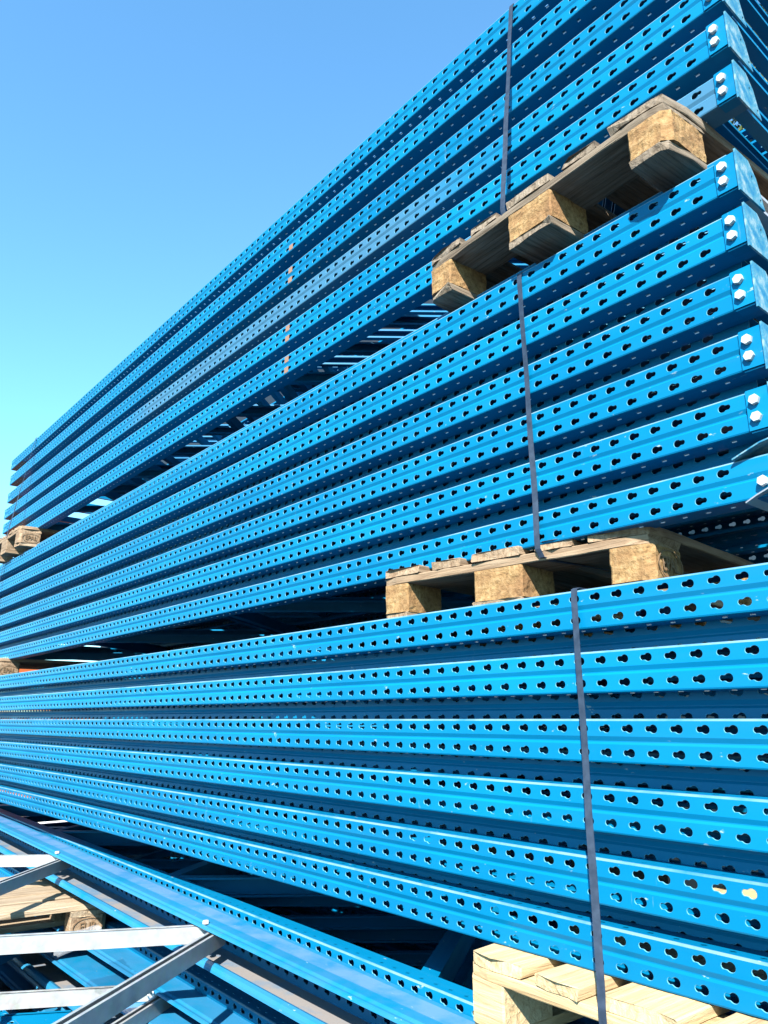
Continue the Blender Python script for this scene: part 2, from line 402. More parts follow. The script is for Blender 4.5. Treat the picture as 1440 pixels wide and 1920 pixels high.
# ------------------------------------------------------------------ feet
def foot_meshes():
    outer = [(-0.0065, 0.046), (0.052, 0.046), (0.080, 0.016), (0.104, -0.054), (-0.0065, -0.054)]
    def oval(cy, cz, a, b2): return [(cy+a*cos(k*pi/5), cz+b2*sin(k*pi/5)) for k in range(10)][::-1]
    holes = [oval(0.088, -0.038, 0.004, 0.006), oval(0.060, 0.006, 0.004, 0.008)]
    loops = [outer]+holes
    tris = tessellate_polygon([[Vector((y, z, 0)) for y, z in lp] for lp in loops])
    flat = [p for lp in loops for p in lp]; n = len(flat)
    vs = [(0.001, *p) for p in flat]+[(0.005, *p) for p in flat]
    fs = [tuple(tr) for tr in tris]+[tuple(i+n for i in tr) for tr in tris]
    o = 0
    for lp in loops:
        k = len(lp)
        fs += [(o+i, o+(i+1) % k, o+(i+1) % k+n, o+i+n) for i in range(k)]; o += k
    base = fix(mesh('base_plate_mesh', vs, fs, M_PLATE))
    r = 0.003
    poly = [(-0.043, -0.0405), (0.0, -0.0405), (0.0, 0.0415), (-0.041, 0.0415), (-0.043, 0.0395)]
    a = prism(poly, 'y', -0.0038, -0.0004)
    c = box(-0.041, 0.0, -0.0004, 0.03, -0.0445, -0.0415)
    br = fix(mesh('bracket_mesh', *join([a, c]), M_BLUE))
    hexp = [(0.0105*cos(k*pi/3+0.3), 0.0105*sin(k*pi/3+0.3)) for k in range(6)]
    hs = [(u*0.93, v*0.93) for u, v in hexp]
    vs = [(u, 0.0, v) for u, v in hexp]+[(u, -0.0065, v) for u, v in hexp]+[(u, -0.0085, v) for u, v in hs]
    fs = [tuple(range(12, 18))]+[(k, (k+1) % 6, (k+1) % 6+6, k+6) for k in range(6)]+[(k+6, (k+1) % 6+6, (k+1) % 6+12, k+12) for k in range(6)]
    bolt = fix(mesh('bolt_mesh', vs, fs, M_BOLT))
    return base, br, bolt
ME_BASE, ME_BRACKET, ME_BOLT = foot_meshes()
def foot(parent, yflip=None):
    """a foot on the end of the front post; yflip = frame width for the far post"""
    br = new_obj('foot_bracket', ME_BRACKET, parent)
    new_obj('base_plate', ME_BASE, parent)
    if yflip is not None:
        for o in (br, parent.children[-1] if parent.children else br): pass
    for z in (0.0185, -0.0165):
        b_ = new_obj('bolt', ME_BOLT, br, (-0.026, -0.0038, z))
        b_.rotation_euler = (0, random.uniform(0, 1), 0)
    return br

FW = 1.10
def rack_frame(label, group, loc, rz=0.0, me=None, L=None, feet=False, braces=True, bmat=None, paintmat=None, start=0.30, step=0.82, jit=0.0015, endbrace=None, far=True, bh=0.046, bd=0.030):
    me = me or ME_POST; L = L or L_POST; bmat = bmat or M_BLUE
    jx = random.uniform(-jit, jit)
    root = empty('rack_frame', label, 'rack frame', (loc[0]+jx, loc[1]+random.uniform(-jit, jit), loc[2]), rz+radians(random.uniform(-.04, .04)), group, 0, radians(random.uniform(-.035, .035)))
    p = new_obj('post', me, root)
    if paintmat:
        p.material_slots[0].link = 'OBJECT'; p.material_slots[0].material = paintmat
        p['label'] = 'upright with bleached greyish blue paint'
    if far: new_obj('post', me, root, (-L, FW, 0), pi)
    if braces:
        eb = endbrace or bmat
        brace(root, (-0.030, 0.006), (-0.030, FW-0.006), 0, eb, flipside=True, name='end_brace')
        x = -start; side = 0; ys = (0.04, FW-0.04)
        while x-step > -L+0.1:
            brace(root, (x, ys[side]), (x-step, ys[1-side]), 0.041-bh/2-0.004 if bh > 0.05 else 0, bmat, trim=0.005 if bh > 0.05 else 0.03, h=bh, d_=bd); x -= step; side = 1-side
        brace(root, (-L+0.03, 0.006), (-L+0.03, FW-0.006), 0, eb, name='end_brace')
    if feet: foot(root)
    return root

ORD = ['topmost', 'second', 'third', 'fourth', 'fifth', 'lowest']
def rz_point(x, y, a): return (x*cos(a)-y*sin(a), x*sin(a)+y*cos(a))

# upper bundle
GT = 'blue perforated rack frames of the upper bundle'
dT = radians(-0.04)
zT = [2.058, 1.9218, 1.768, 1.6288, 1.4991, 1.3619]
labT = ['blue rack frame on top of the upper bundle, its edge against the sky',
        'blue rack frame directly below the topmost one of the upper bundle',
        'blue rack frame of the upper bundle, resting above the weathered greyish one',
        'blue rack frame with a long bleached grey stretch in the upper bundle',
        'blue rack frame of the upper bundle, just under the greyish weathered one',
        'lowest rack frame of the upper bundle, pale worn end resting over the upper pallet']
framesT = []
for k, z in enumerate(zT):
    x, y = rz_point(-0.54, 1.463, dT)
    f = rack_frame(labT[k], GT, (x, y, z), dT, feet=True, me=ME_POST_S if k == 5 else None, L=L_POST_S if k == 5 else None,
                   paintmat={3: M_FADE, 5: M_FADE6}.get(k), start=0.30)
    framesT.append(f)
GTN = 'rack frames nested in the shade of the upper bundle'
for k in range(5):
    z = (zT[k]+zT[k+1])/2
    x, y = rz_point(-0.75, 1.463+0.066, dT)
    rack_frame('shaded blue frame nested between the '+['topmost and second', 'second and third', 'third and weathered fourth', 'weathered fourth and fifth', 'fifth and lowest'][k]+' frames of the upper bundle',
               GTN, (x, y, z), dT, start=0.7, me=ME_POST_S, L=L_POST_S)
# thin orange strips on the faces and primer ends on the upper bundle
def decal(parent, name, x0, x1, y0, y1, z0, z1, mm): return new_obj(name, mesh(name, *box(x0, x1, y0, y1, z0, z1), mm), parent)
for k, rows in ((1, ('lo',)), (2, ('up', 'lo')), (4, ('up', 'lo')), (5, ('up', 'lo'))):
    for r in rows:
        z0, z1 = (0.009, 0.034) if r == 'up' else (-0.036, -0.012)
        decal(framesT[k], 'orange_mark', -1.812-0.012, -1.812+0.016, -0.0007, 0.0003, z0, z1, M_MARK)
for k in range(5):
    decal(framesT[k], 'red_primer_patch', -L_POST+0.003, -L_POST+0.30, 0.006, 0.060, -0.0418, -0.0408, M_PRIMER)

# middle bundle
GM = 'blue perforated rack frames of the middle bundle'
dM = radians(-0.1)
zM = [1.0935, 0.9622, 0.8269, 0.6933, 0.5677, 0.438]
labM = ['blue rack frame on top of the middle bundle, right below the upper pallet',
        'blue rack frame second from the top of the middle bundle, galvanised bolts on its end',
        'blue rack frame of the middle bundle, third below the upper pallet',
        'blue rack frame of the middle bundle with scraped foot plate, fourth below the upper pallet',
        'blue rack frame of the middle bundle, next above the one with the bent end',
        'blue rack frame at the bottom of the middle bundle with a bent torn end plate']
framesM = []
for k, z in enumerate(zM):
    x, y = rz_point(-0.54+(-0.02 if k == 5 else 0), 1.400, dM)
    f = rack_frame(labM[k], GM, (x, y, z), dM, feet=(k < 5), start=0.45+0.1*(k % 2), endbrace=M_GALV if k == 0 else None)
    framesM.append(f)
GMN = 'rack frames nested in the shade of the middle bundle'
for k in range(-1, 5):
    z = zM[0]+0.062 if k < 0 else (zM[k]+zM[k+1])/2
    x, y = rz_point(-0.585, 1.400+0.064, dM)
    lab = 'shaded blue frame lying recessed on top of the middle bundle, under the upper pallet' if k < 0 else \
        'shaded blue frame nested between the '+['first and second', 'second and third', 'third and fourth', 'fourth and fifth', 'fifth and bent lowest'][k]+' frames of the middle bundle'
    rack_frame(lab, GMN, (x, y, z-(0.0015 if k < 0 else 0)), dM, start=0.9, step=0.82 if k >= 0 else 1.9)
# bent end of the lowest middle frame
def strip(name, pts, w, th, mm, parent, axis='z'):
    """bent sheet strip: pts are (x,y,z), width along y"""
    vs, fs = [], []
    for p in pts:
        vs += [(p[0], p[1], p[2]), (p[0], p[1]+w, p[2]), (p[0], p[1]+w, p[2]-th), (p[0], p[1], p[2]-th)]
    for i in range(len(pts)-1):
        a = 4*i
        for k in range(4): fs.append((a+k, a+(k+1) % 4, a+4+(k+1) % 4, a+4+k))
    fs += [(0, 1, 2, 3), tuple(4*(len(pts)-1)+k for k in (3, 2, 1, 0))]
    return new_obj(name, fix(mesh(name, vs, fs, mm)), parent)
strip('bent_end_plate', [(-0.062, -0.012, 0.043), (-0.03, -0.014, 0.054), (-0.005, -0.016, 0.062), (0.02, -0.016, 0.066), (0.05, -0.012, 0.064)], 0.09, 0.003, M_PLATE, framesM[5])
strip('bent_end_plate', [(-0.05, -0.004, -0.044), (-0.025, -0.012, -0.036), (0.0, -0.020, -0.030), (0.05, -0.022, -0.030)], 0.10, 0.003, M_GALV, framesM[5])
bb = new_obj('bolt', ME_BOLT, framesM[5], (-0.012, -0.004, -0.012))

# lower bundle
GB = 'blue perforated rack frames of the lower bundle'
dB = radians(0.8)
zB = [0.2179, 0.0907, -0.0404, -0.1678, -0.2954, -0.4120]
labB = ['blue rack frame on top of the lower bundle, right under the chipboard-block pallet',
        'blue rack frame of the lower bundle, just below its topmost one',
        'blue rack frame of the lower bundle running level at eye height',
        'blue rack frame of the lower bundle, next below the one at eye height',
        'blue rack frame with scratched upper edge, second from the bottom of the lower bundle',
        'bottom blue rack frame of the lower bundle, resting on the fresh pale pallet']
framesB = []
for k, z in enumerate(zB):
    x, y = rz_point(-0.2404, 1.3263, dB)
    framesB.append(rack_frame(labB[k], GB, (x, y, z), dB, me=ME_POST_F, start=0.5+0.07*k))
GBN = 'rack frames nested in the shade of the lower bundle'
for k in range(5):
    z = (zB[k]+zB[k+1])/2
    x, y = rz_point(-0.2554, 1.3263+0.064, dB)
    rack_frame('shaded blue frame nested between the '+['first and second', 'second and eye-level third', 'eye-level third and fourth', 'fourth and fifth', 'fifth and bottom'][k]+' frames of the lower bundle',
               GBN, (x, y, z), dB, me=ME_POST_F, start=0.95)

# bundle underneath, swung a little away at its far end
GC = 'blue rack frames of the ground bundle under the fresh pallet'
aC = radians(-0.75)
def C_loc(x): return (x, 1.3345-0.0131*(x+0.31))
tC = radians(0.47)           # this bundle lies a little higher at its far end
zC = [-0.6473-0.128*k for k in range(5)]
for k, z in enumerate(zC):
    cx, cy = C_loc(-0.3104)
    rack_frame(['top blue rack frame of the ground bundle, in the gap below the lower bundle',
                'blue rack frame second in the ground bundle, behind the dusty loose frame',
                'blue rack frame third in the ground bundle, its holes showing above the near pile',
                'blue rack frame fourth in the ground bundle, mostly behind the near pile',
                'blue rack frame at the very bottom of the ground bundle'][k], GC, (cx, cy, z), aC, start=1.19, step=0.74, me=ME_POST_F if k == 0 else None, bh=0.07 if k == 0 else 0.046, bd=0.05 if k == 0 else 0.03).rotation_euler.y = tC
GCN = 'rack frames nested inside the ground bundle'
for k in range(4):
    cx, cy = C_loc(-0.33)
    rack_frame('shaded frame nested between the '+['top and second', 'second and third', 'third and fourth', 'fourth and bottom'][k]+' frames of the ground bundle',
               GCN, (cx+0.0015, cy+0.064, (zC[k]+zC[k+1])/2), aC, start=1.1).rotation_euler.y = tC

# ------------------------------------------------------------------ near pile on the left
def near_frame(label, loc, rz, joints, me, dep, nearx, width, m_, trim=0.05, far_only=False):
    root = empty('rack_frame', label, 'rack frame', loc, rz, 'loose frames of the near pile with galvanised braces')
    new_obj('post', me, root, (-L_WIDE, width, 0), pi)
    new_obj('post', me, root, (0, 0, 0))
    for a, c in joints:       # a on the far post, c on the near post (local x)
        brace(root, (a, width-0.075), (c, 0.075), 0.018, m_, trim=0.0, flipside=(c > a), h=0.045, up=True)
    return root
WD = 1.15
aD = radians(-0.5)
# far web line passes (-1.905, 1.372); local origin is the right end of the near post
def D_origin(xr, yfar_at, xa, w, a):
    # far line point at local (.., w); find world origin so that the far line passes (xa, yfar_at)
    # world = O + R(a) (lx, w)
    lx = 0.0
    ox = xr - (lx*cos(a)-w*sin(a)); 
    yline = yfar_at + (xr-xa)*math.tan(a)
    oy = yline-(lx*sin(a)+w*cos(a))
    return ox, oy
ox, oy = D_origin(-0.30, 1.346, -1.905, WD, aD)
def loc_x(wx, a, oxx): return (wx-oxx)/cos(a)
JD = [(-2.36, -1.58), (-2.40, -2.84), (-3.82, -2.76), (-3.86, -4.5), (-5.4, -4.6), (-0.80, -1.5)]
fD = near_frame('dusty blue frame on the near pile, bright galvanised braces forming a V', (ox, oy, -0.689), aD,
                [(loc_x(a, aD, ox)+0.05, loc_x(c, aD, ox)) for a, c in JD], ME_WIDE, 0.135, 0, WD, M_GALV)
fD.rotation_euler.y = radians(0.8)
for jx, lab in ((-2.38, ''), (-3.84, '')):
    hb = new_obj('bolt', ME_BOLT, fD, (loc_x(jx, aD, ox)+0.05, WD-0.118, 0.055)); hb.rotation_euler = (-pi/2, 0, 0.2)
    hb = new_obj('bolt', ME_BOLT, fD, (loc_x(jx, aD, ox)+0.062, WD-0.128, 0.02))
ox2, oy2 = D_origin(-0.45, 1.425, -2.6, WD, 0)
JE = [(-2.74, -2.05), (-2.78, -3.36), (-4.40, -3.44), (-4.44, -5.0), (-1.1, -1.95)]
near_frame('lower near-pile blue frame whose galvanised brace ends beside a cable tie', (ox2, oy2, -0.939), 0,
           [(a-ox2, c-ox2) for a, c in JE], ME_WIDE2, 0.165, 0, WD, M_GALV)
near_frame('blue frame nested one step lower in the near pile', (ox2-0.1, oy2-0.062, -1.0), radians(0.4),
           [(a-ox2+0.5, c-ox2+0.5) for a, c in JE], ME_WIDE2, 0.165, 0, WD, M_BLUE)
near_frame('blue frame third from the ground in the near pile', (ox2, oy2, -1.115), radians(-0.2),
           [(a-ox2-0.4, c-ox2-0.4) for a, c in JE], ME_WIDE2, 0.165, 0, WD, M_BLUE)
near_frame('blue frame second from the ground in the near pile', (ox2+0.05, oy2-0.06, -1.235), 0,
           [(a-ox2-0.2, c-ox2-0.2) for a, c in JE], ME_WIDE2, 0.165, 0, WD, M_BLUE)
near_frame('blue frame lowest in the near pile, on the ground timbers', (ox2, oy2, -1.35), 0,
           [(a-ox2, c-ox2) for a, c in JE], ME_WIDE2, 0.165, 0, WD, M_BLUE)
for k in range(7):
    o = new_obj('loose_upright', ME_POST, None, (-1.15-0.06*(k % 3), 0.36+0.105*k, H-1.090+0.001*k), radians(random.uniform(-.6, .6)))
    o.rotation_euler = (radians(-90), 0, radians(random.uniform(-.6, .6)))
    o.location.z = H-1.085
    o['label'] = ['loose blue upright in the near pile, nearest to the camera', 'loose shaded upright beside the nearest one in the near pile', 'loose shaded upright third from the near edge inside the pile',
                  'loose upright in the very middle of those inside the near pile', 'loose upright just beyond the middle of those inside the pile', 'loose upright next to the one nearest the tall stack', 'loose upright inside the pile closest to the tall stack'][k]
    o['category'] = 'upright'; o['group'] = 'loose uprights lying inside the near pile'
# cable tie ring hanging on the near pile
def torus(R, r, n=14, mseg=6, squash=1.3):
    vs, fs = [], []
    for i in range(n):
        a = 2*pi*i/n
        for j in range(mseg):
            q = 2*pi*j/mseg; vs.append(((R+r*cos(q))*cos(a), r*sin(q), (R+r*cos(q))*sin(a)*squash))
    for i in range(n):
        for j in range(mseg):
            fs.append((i*mseg+j, ((i+1) % n)*mseg+j, ((i+1) % n)*mseg+(j+1) % mseg, i*mseg+(j+1) % mseg))
    return vs, fs
tv, tf = torus(0.011, 0.0022); hv, hf = box(-0.004, 0.004, -0.003, 0.003, -0.022, -0.014)
o = new_obj('cable_tie', fix(mesh('cable_tie', *join([(tv, tf), (hv, hf)]), M_WHITE)), None, (-2.705, 1.246, H-0.892), 0.5)
o['label'] = 'small white cable tie looped on the near pile beside a galvanised brace'; o['category'] = 'cable tie'

# ------------------------------------------------------------------ pallets
def rough_board(L, Wd, T, seed, amp=0.0021, chipend=True, nx=14, ny=4, cham=(0, 0)):
    """board along local x, from 0..L, y 0..W, z 0..T, with worn edges"""
    rnd = random.Random(seed)
    vs, fs = [], []
    idx = {}
    def jig(x, y, z):
        e = Vector((x*9+seed*3.1, y*40, z*40)); n = noise.noise_vector(e)
        f = 1.0
        ex = min(x, L-x)
        k = 1.8 if ex < 1e-6 else 1.0
        xx = x+n.x*amp*(3.2 if ex < 1e-6 and chipend else 0.2)*k
        yy = y+n.y*amp*(1.4 if (y < 1e-6 or y > Wd-1e-6) else 0.3)
        zz = z+n.z*amp*0.8+0.0015*noise.noise(Vector((x*3, seed, 0)))
        for s, (end, c) in enumerate((('a', cham[0]), ('b', cham[1]))):
            if c and ex < 0.001:
                pass
        return (xx, yy, zz)
    xs = [L*i/nx for i in range(nx+1)]
    ys = [Wd*j/ny for j in range(ny+1)]
    b_ = 0.0022
    ring = []
    prof = [(0, b_), (0, T-b_), (b_, T)]+[(y, T) for y in ys[1:-1]]+[(Wd-b_, T), (Wd, T-b_), (Wd, b_), (Wd-b_, 0)]+[(y, 0) for y in ys[1:-1][::-1]]+[(b_, 0)]
    n = len(prof)
    for x in xs:
        for (y, z) in prof: vs.append(jig(x, y, z))
    for i in range(nx):
        for k in range(n): fs.append((i*n+k, i*n+(k+1) % n, (i+1)*n+(k+1) % n, (i+1)*n+k))
    fs.append(tuple(range(n))); fs.append(tuple(nx*n+k for k in range(n-1, -1, -1)))
    return vs, fs
def chamfer_x(vs, L, Wd, corners):
    """cut pallet corners: corners is a list of (end, side)"""
    out = []
    for x, y, z in vs:
        for e, s in corners:
            xd = x if e == 0 else L-x; yd = y if s == 0 else Wd-y
            c = 0.020-(xd+yd)
            if c > 0:
                x += c/2 if e == 0 else -c/2; y += c/2 if s == 0 else -c/2
        out.append((x, y, z))
    return out
def block_mesh(wx, wy, h, seed, mm, cham=None, amp=0.0016):
    n = 9
    c = 0.018
    per = []
    pts = [(0, 0), (wx, 0), (wx, wy), (0, wy)]
    poly = []
    for i, p in enumerate(pts):
        prev, nxt = pts[i-1], pts[(i+1) % 4]
        cc = c if cham == i else 0.004
        d1 = Vector((prev[0]-p[0], prev[1]-p[1])).normalized()*cc; d2 = Vector((nxt[0]-p[0], nxt[1]-p[1])).normalized()*cc
        poly.append((p[0]+d1.x, p[1]+d1.y)); poly.append((p[0]+d2.x, p[1]+d2.y))
        for k in range(1, 9):
            a = Vector((p[0]+d2.x, p[1]+d2.y)); e = Vector(nxt)-d2.normalized()*(c if cham == (i+1) % 4 else 0.004)
            q = a.lerp(e, k/9); poly.append((q.x, q.y))
    m_ = len(poly); vs, fs = [], []
    for j in range(n+1):
        z = h*j/n
        for (x, y) in poly:
            e = noise.noise_vector(Vector((x*38+seed, y*38, z*38)))+0.6*noise.noise_vector(Vector((x*120+seed, y*120, z*120)))
            vs.append((x+e.x*amp, y+e.y*amp, z+(e.z*amp if 0 < j < n else 0)))
    for j in range(n):
        for k in range(m_): fs.append((j*m_+k, j*m_+(k+1) % m_, (j+1)*m_+(k+1) % m_, (j+1)*m_+k))
    fs += [tuple(range(m_-1, -1, -1)), tuple(n*m_+k for k in range(m_))]
    return mesh('block_mesh', vs, fs, mm)
def pallet(label, loc, rz, mboard, mblock, seed, stamp=None, ry=0.0, mbottom=None):
    root = empty('pallet', label, 'pallet', loc, rz, None, 0, ry)
    mbottom = mbottom or mboard
    W_, D_ = 0.8, 1.2
    ws = [0.145, 0.10, 0.145, 0.10, 0.145]; gap = (W_-sum(ws))/4; x = 0
    rnd = random.Random(seed)
    for i, w in enumerate(ws):
        v_, f_ = rough_board(D_, w, 0.022, seed+i)
        if i == 0: v_ = chamfer_x(v_, D_, w, [(0, 1), (1, 1)])
        if i == 4: v_ = chamfer_x(v_, D_, w, [(0, 0), (1, 0)])
        # board runs along y: rotate +90deg puts local +y to -x
        o = new_obj('deck_board', mesh('deck_board', v_, f_, mboard), root, (x+w, rnd.uniform(-.004, .003), 0.122), pi/2)
        x += w+gap
    for j, y in enumerate((0, (D_-0.145)/2, D_-0.145)):
        v_, f_ = rough_board(W_, 0.145, 0.022, seed+10+j)
        if j == 0: v_ = chamfer_x(v_, W_, 0.145, [(0, 0), (1, 0)])
        if j == 2: v_ = chamfer_x(v_, W_, 0.145, [(0, 1), (1, 1)])
        new_obj('stringer_board', mesh('stringer_board', v_, f_, mboard), root, (0, y, 0.0995))
        for i, (bx, bw) in enumerate(((0, 0.10), ((W_-0.145)/2, 0.145), (W_-0.10, 0.10))):
            ch = {(0, 0): 0, (2, 0): 1, (2, 2): 2, (0, 2): 3}.get((i, j))
            blk = new_obj('block', block_mesh(bw, 0.145, 0.0775, seed+20+3*j+i, mblock, ch, 0.0028 if mblock is M_CHIP else 0.0008), root, (bx, y, 0.022))
            if stamp and i == 2 and j == 0:
                add_stamp(blk, stamp, bw)
    for i, (bx, bw) in enumerate(((0, 0.10), ((W_-0.145)/2, 0.145), (W_-0.10, 0.10))):
        v_, f_ = rough_board(D_, bw, 0.0215, seed+40+i)
        if i == 0: v_ = chamfer_x(v_, D_, bw, [(0, 1), (1, 1)])
        if i == 2: v_ = chamfer_x(v_, D_, bw, [(0, 0), (1, 0)])
        new_obj('bottom_board', mesh('bottom_board', v_, f_, mbottom), root, (bx+bw, 0, 0), pi/2)
    return root
def add_stamp(blk, text, bw, y=0.078, oval=True):
    cu = bpy.data.curves.new('stamp', 'FONT'); cu.body = text; cu.size = 0.044; cu.align_x = 'CENTER'; cu.align_y = 'CENTER'
    cu.extrude = 0.0006; cu.offset = 0.0004
    tmp = bpy.data.objects.new('tmp', cu); COL.objects.link(tmp)
    bpy.context.view_layer.update()
    me = bpy.data.meshes.new_from_object(tmp); bpy.data.objects.remove(tmp)
    me.transform(Matrix.Diagonal((0.82, 1.0, 1, 1)))
    me.materials.clear(); me.materials.append(M_STAMP)
    o = new_obj('stamp', me, blk, (bw+0.0036, y, 0.039)); o.rotation_euler = (pi/2, 0, pi/2)
    n = 32; vs, fs = [], []
    for i in range(n):
        a = 2*pi*i/n
        for r, dx in ((1.0, 0), (1.07, 0), (1.07, 0.001), (1.0, 0.001)):
            vs.append((dx, 0.056*r*cos(a), 0.031*r*sin(a)))
    for i in range(n):
        for k in range(4): fs.append((4*i+k, 4*((i+1) % n)+k, 4*((i+1) % n)+(k+1) % 4, 4*i+(k+1) % 4))
    new_obj('stamp_ring', fix(mesh('stamp_ring', vs, fs, M_STAMP)), blk, (bw+0.0036, y, 0.039))
pallet('weathered grey pallet with rough chip blocks, between upper and middle bundles at right', (-1.432, 1.372, 1.1765), radians(-3.4), M_OLD, M_CHIP, 3)
pallet('tan pallet with chip blocks stamped EPAL, between middle and lower bundles at right', (-1.622, 1.352, 0.2595), radians(5.4), M_MID, M_CHIP, 57, stamp='EPAL')
pallet('fresh pale yellow pallet under the lower bundle at bottom right', (-1.213, 1.236, -0.5985), radians(-2.0), M_NEW, M_NEW, 111)
pallet('sunlit far left pallet between upper and middle bundles, oval stamp on its block', (-6.40, 1.352, 1.1765), radians(0), M_MID, M_MID, 171, stamp='EPAL')
pallet('pallet between middle and lower bundles at the left edge, stamped block end', (-6.50, 1.345, 0.2595), radians(0), M_MID, M_MID, 231, stamp='EPAL')
pallet('light tan pallet stamped EUR lying under the dusty frame at lower left', (-4.36, 0.262, -0.8845), radians(-7.0), M_PALE, M_MID, 291)
# the EUR stamp sits on the far block of that pallet
for o in bpy.data.objects:
    if o.name.startswith('pallet') and 'stamped EUR' in o.get('label', ''):
        bl = [c for c in o.children if c.name.startswith('block')]
        far = max(bl, key=lambda c: (c.location.x, c.location.y)); far = [c for c in bl if c.location.x > 0.6 and c.location.y > 1][0]
        add_stamp(far, 'EUR', 0.10, y=0.070)
pallet('hidden grey pallet carrying the ground bundle beside the near pile', (-2.4, 1.62, -1.457), aC, M_OLD, M_OLD, 351) if False else None

# ground timbers
for k, (x, lab) in enumerate(((-1.6, 'squared timber under the ground bundle, nearest one'), (-3.6, 'squared timber under the middle of the ground bundle'), (-5.4, 'squared timber under the far end of the ground bundle'))):
    v_, f_ = rough_board(2.75, 0.10, 0.068 if False else 0.062, 400+k, nx=8)
    o = new_obj('ground_timber', mesh('ground_timber', v_, f_, M_OLD), None, (x, 0.2, 0.0), pi/2)
    o['label'] = lab; o['category'] = 'timber'; o['group'] = 'squared timbers on the ground'
    cl = C_loc(x)
    v_, f_ = rough_board(1.3, 0.10, 0.205, 420+k, nx=8)
    o2 = new_obj('ground_timber', mesh('ground_timber', v_, f_, M_OLD), None, (x+0.02, cl[1]-0.03, 0.063), pi/2)
    o2['label'] = ['thick bearer', 'thick bearer in the middle', 'thick bearer at the far end'][k]+' carrying the ground bundle'; o2['category'] = 'timber'; o2['group'] = 'squared timbers on the ground'

# ------------------------------------------------------------------ straps
def strap(label, x, path, w=0.0150, th=0.0012, rz=0.0, shift=0.0):
    """path of (y, z [,dx]) ; ribbon of width w along x"""
    pts = []
    for i in range(len(path)-1):
        a, c = path[i], path[i+1]; n = max(1, int(math.hypot(c[0]-a[0], c[1]-a[1])/0.03))
        for k in range(n):
            f = k/n; pts.append([a[j]+(c[j]-a[j])*f for j in range(3)])
    pts.append(list(path[-1]))
    vs, fs = [], []
    for i, p in enumerate(pts):
        q0, q1 = pts[max(0, i-1)], pts[min(len(pts)-1, i+1)]
        d = Vector((q1[0]-q0[0], q1[1]-q0[1])).normalized(); n_ = Vector((-d.y, d.x))
        wob = 0.0009*sin(i*0.7); tw = 0.0010*sin(i*0.23+1)
        for sx, sn in ((-1, 0), (1, 0), (1, 1), (-1, 1)):
            off = n_*(th*sn+wob+tw*sx)
            vs.append((p[2]+sx*w/2+0.0006*sin(i*0.31), p[0]+off.x, p[1]+off.y+H))
    for i in range(len(pts)-1):
        for k in range(4): fs.append((4*i+k, 4*i+(k+1) % 4, 4*i+4+(k+1) % 4, 4*i+4+k))
    e = 4*(len(pts)-1); fs += [(3, 2, 1, 0), (e, e+1, e+2, e+3)]
    o = new_obj('packing_strap', fix(mesh('packing_strap', vs, fs, M_STRAP, smooth=False)), None)
    o['label'] = label; o['category'] = 'strap'; o['group'] = 'grey packing straps round the bundles'
    return o
strap('dark grey strap over the front of the upper bundle down to the weathered pallet', 0,
      [(2.55, 2.1018, -1.135), (1.475, 2.1018, -1.135), (1.459, 2.098, -1.135), (1.455, 2.080, -1.136), (1.352, 1.330, -1.118), (1.349, 1.312, -1.118), (1.353, 1.288, -1.118), (1.375, 1.274, -1.118), (1.9, 1.270, -1.118)])
strap('dark grey strap down the middle bundle, tucked under the deck of the tan pallet', 0,
      [(2.5, 1.1365, -1.112), (1.41, 1.1365, -1.112), (1.399, 1.133, -1.112), (1.3955, 1.115, -1.112), (1.3945, 0.50, -1.098), (1.388, 0.405, -1.094), (1.389, 0.385, -1.094), (1.397, 0.365, -1.09), (1.42, 0.357, -1.08), (1.75, 0.352, -1.02)])
strap('dark grey strap down the lower bundle in front of the fresh pallet', 0,
      [(2.4, 0.2655, -0.942), (1.318, 0.2655, -0.942), (1.3085, 0.262, -0.942), (1.3055, 0.24, -0.942), (1.2150, -0.448, -0.874), (1.2115, -0.47, -0.873), (1.2105, -0.595, -0.873), (1.214, -0.6015, -0.873), (1.235, -0.603, -0.873)])
strap('thin far strap at the left end of the upper bundle', 0,
      [(2.55, 2.1018, -5.93), (1.475, 2.1018, -5.93), (1.459, 2.098, -5.93), (1.455, 2.080, -5.93), (1.352, 1.325, -5.94), (1.349, 1.29, -5.94), (1.4, 1.272, -5.94)])
strap('thin far strap at the left end of the middle bundle', 0,
      [(2.5, 1.1365, -6.13), (1.41, 1.1365, -6.13), (1.399, 1.133, -6.13), (1.395, 1.115, -6.13), (1.345, 0.41, -6.13), (1.343, 0.385, -6.13), (1.40, 0.357, -6.13)])

# plastic film caught at the corner of the EUR pallet
def film():
    vs, fs = [], []; nx, ny = 18, 9
    for i in range(nx+1):
        for j in range(ny+1):
            u, v = i/nx, j/ny
            n1 = noise.noise(Vector((u*5, v*4, 3))); n2 = noise.noise(Vector((u*14, v*9, 8)))
            vs.append((-3.00+0.26*u+0.02*n1, 1.00+0.16*(1-v)-0.04*u+0.015*n2, H-0.722-0.05*v*sin(pi*min(1, u+.1))+0.012*n1+0.006*n2))
    for i in range(nx):
        for j in range(ny): fs.append((i*(ny+1)+j, (i+1)*(ny+1)+j, (i+1)*(ny+1)+j+1, i*(ny+1)+j+1))
    o = new_obj('plastic_film', mesh('plastic_film', vs, fs, M_FILM, smooth=True), None)
    o['label'] = 'crumpled scrap of clear film at the corner of the EUR pallet'; o['category'] = 'plastic film'
film()

# ------------------------------------------------------------------ yard, far things
g = new_obj('ground', mesh('ground', [(-150, -150, 0), (150, -150, 0), (150, 150, 0), (-150, 150, 0)], [(0, 1, 2, 3)], M_GROUND)); g['kind'] = 'structure'
